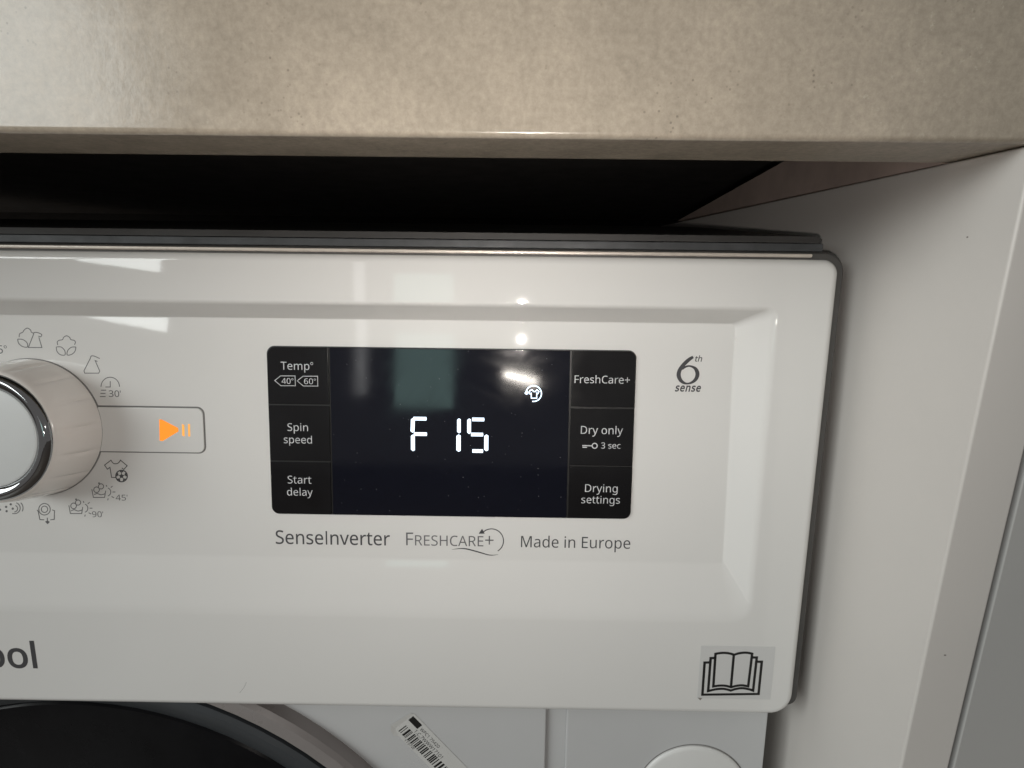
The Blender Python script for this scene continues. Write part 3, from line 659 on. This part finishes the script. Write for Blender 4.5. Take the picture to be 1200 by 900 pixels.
# ---- programme symbols round the knob
def icon(draw, c_px, c_mm, J, name="programme_symbol", mat="ink_light"):
    ink = Ink(); draw(ink)
    ink.map(lambda a, b_: (c_mm[0] + (a - c_px[0]) * J[0] + (b_ - c_px[1]) * J[2], c_mm[1] + (a - c_px[0]) * J[1] + (b_ - c_px[1]) * J[3]))
    return ink.place(name, F_FLOOR, 0.03, mat, root)
T = 6.5
def d_flowtri(k):
    k.line(smooth_path([(150, 100), (154, 74), (178, 62), (190, 44), (214, 30), (238, 44), (246, 62), (266, 72)], 4), T)
    k.line(smooth_path([(138, 116), (180, 120), (212, 146), (214, 178), (176, 174), (146, 148), (138, 116)], 4), T)
    k.line([(264, 74), (222, 182), (328, 182), (304, 102)], T)
    k.line(smooth_path([(262, 66), (290, 64), (326, 80), (318, 98), (300, 92)], 3), T)
def d_flower(k):
    k.line(smooth_path([(452, 162), (448, 140), (460, 126), (488, 120), (498, 102), (520, 90), (544, 102), (554, 120), (580, 126), (590, 142), (582, 160)], 4), T)
    k.line(smooth_path([(440, 178), (478, 178), (506, 206), (508, 240), (472, 238), (446, 212), (440, 178)], 4), T)
    k.line(smooth_path([(594, 178), (558, 180), (530, 206), (526, 240), (560, 236), (586, 212), (594, 178)], 4), T)
def d_flask(k):
    k.line([(706, 266), (656, 364), (662, 382), (772, 382), (780, 366), (744, 284), (762, 290)], T)
    k.line(smooth_path([(706, 266), (714, 248), (740, 250), (780, 268)], 4), T)
def d_clock(k):
    k.arc(862, 488, 72, 74, -180, 0, T)
    k.line([(862, 444), (862, 490), (824, 490)], T)
    k.line([(790, 515), (830, 515)], T); k.line([(785, 540), (825, 540)], T); k.line([(780, 565), (825, 565)], T)
def d_shirt(k):
    k.line([(905, 397), (872, 396), (860, 318), (840, 332), (818, 300), (868, 262)] + smooth_path([(868, 262), (886, 286), (908, 290), (928, 282), (942, 262)], 3)[1:] + [(994, 306), (968, 334), (952, 322)], T)
    k.arc(950, 386, 45, 45, 0, 360, 9)
    k.poly([(950 + 17 * math.cos(t), 386 + 17 * math.sin(t)) for t in [math.radians(-90 + 72 * i) for i in range(5)]])
    for i in range(5):
        t = math.radians(-90 + 72 * i)
        k.line([(950 + 15 * math.cos(t), 386 + 15 * math.sin(t)), (950 + 32 * math.cos(t), 386 + 32 * math.sin(t))], 6)
        k.poly([(950 + q * math.cos(t + s), 386 + q * math.sin(t + s)) for q, s in ((30, -0.3), (43, -0.4), (43, 0.4), (30, 0.3))])
def d_sun(k):
    k.line([(718, 488), (730, 552), (818, 552), (826, 500)], T)
    k.arc(755, 492, 22, 22, 0, 360, T); k.arc(790, 466, 20, 20, -200, 120, T); k.dot(774, 441, 7)
    k.line(smooth_path([(736, 530), (760, 522), (790, 532), (820, 524)], 4), T)
    k.arc(836, 510, 30, 32, -75, 75, T)
    k.line([(836, 468), (830, 455)], T); k.line([(866, 476), (880, 464)], T); k.line([(880, 510), (902, 510)], T); k.line([(872, 545), (892, 556)], T); k.line([(846, 560), (842, 575)], T)
def d_drum(k):
    k.arc(348, 645, 45, 45, 0, 360, T); k.arc(348, 645, 25, 25, 0, 360, T)
    k.line([(290, 650), (300, 665), (312, 726), (346, 728)], T); k.line([(394, 728), (424, 725), (426, 656), (408, 650)], T)
    k.line([(370, 712), (370, 740)], T); k.poly([(352, 742), (370, 734), (390, 744), (372, 762)])
def d_rinse(k):
    for x, y in ((-10, 620), (0, 648), (48, 626), (52, 660), (100, 640), (84, 606)): k.dot(x, y, 9)
    k.arc(112, 640, 26, 26, -70, 90, T); k.arc(112, 636, 46, 44, -70, 110, T); k.arc(118, 636, 62, 60, -45, 25, T)
icon(d_flowtri, (230, 110), (-142.54, -14.45), (0.03775, 0.0005, -0.003, -0.0373))
icon(d_flower, (515, 165), (-131.94, -16.37), (0.03775, 0.0005, -0.00275, -0.0373))
icon(d_flask, (715, 315), (-124.76, -21.92), (0.03775, 0.0005, -0.0025, -0.0378))
icon(d_clock, (862, 490), (-119.62, -28.48), (0.038, 0.0005, -0.00225, -0.0381))
icon(d_shirt, (905, 345), (-119.56, -53.77), (0.03875, 0.0007, -0.00225, -0.0393), mat="ink")
icon(d_sun, (860, 510), (-121.71, -60.32), (0.03875, 0.0007, -0.0025, -0.0396))
icon(d_sun, (860, 510), (-129.0, -65.45), (0.039, 0.0006, -0.00275, -0.0400))
icon(d_drum, (355, 680), (-141.82, -67.37), (0.039, 0.0007, -0.003, -0.0398))
icon(d_rinse, (90, 635), (-152.02, -65.74), (0.039, 0.0007, -0.00325, -0.0398))
def stext(s, x0, x1, b_, **k): return text("programme_lettering", s, F_FLOOR, x0, x1, b_, 0.03, "ink_light", root, **k)
stext("30'", -120.2, -116.6, -31.4, height=1.9, bold=0.005)
stext("45'", -120.1, -116.5, -62.9, height=1.8); stext("90'", -127.6, -124.2, -68.2, height=1.8)
stext("15°", -154.2, -149.4, -19.0, height=2.4)

# small marks on the white board
panel_speck(0.0939, 0.118, 0.83 + 0.0052, 0.0003, 'x')
panel_speck(0.0985, 0.1069, 0.83 - 0.087, 0.0003, 'y')
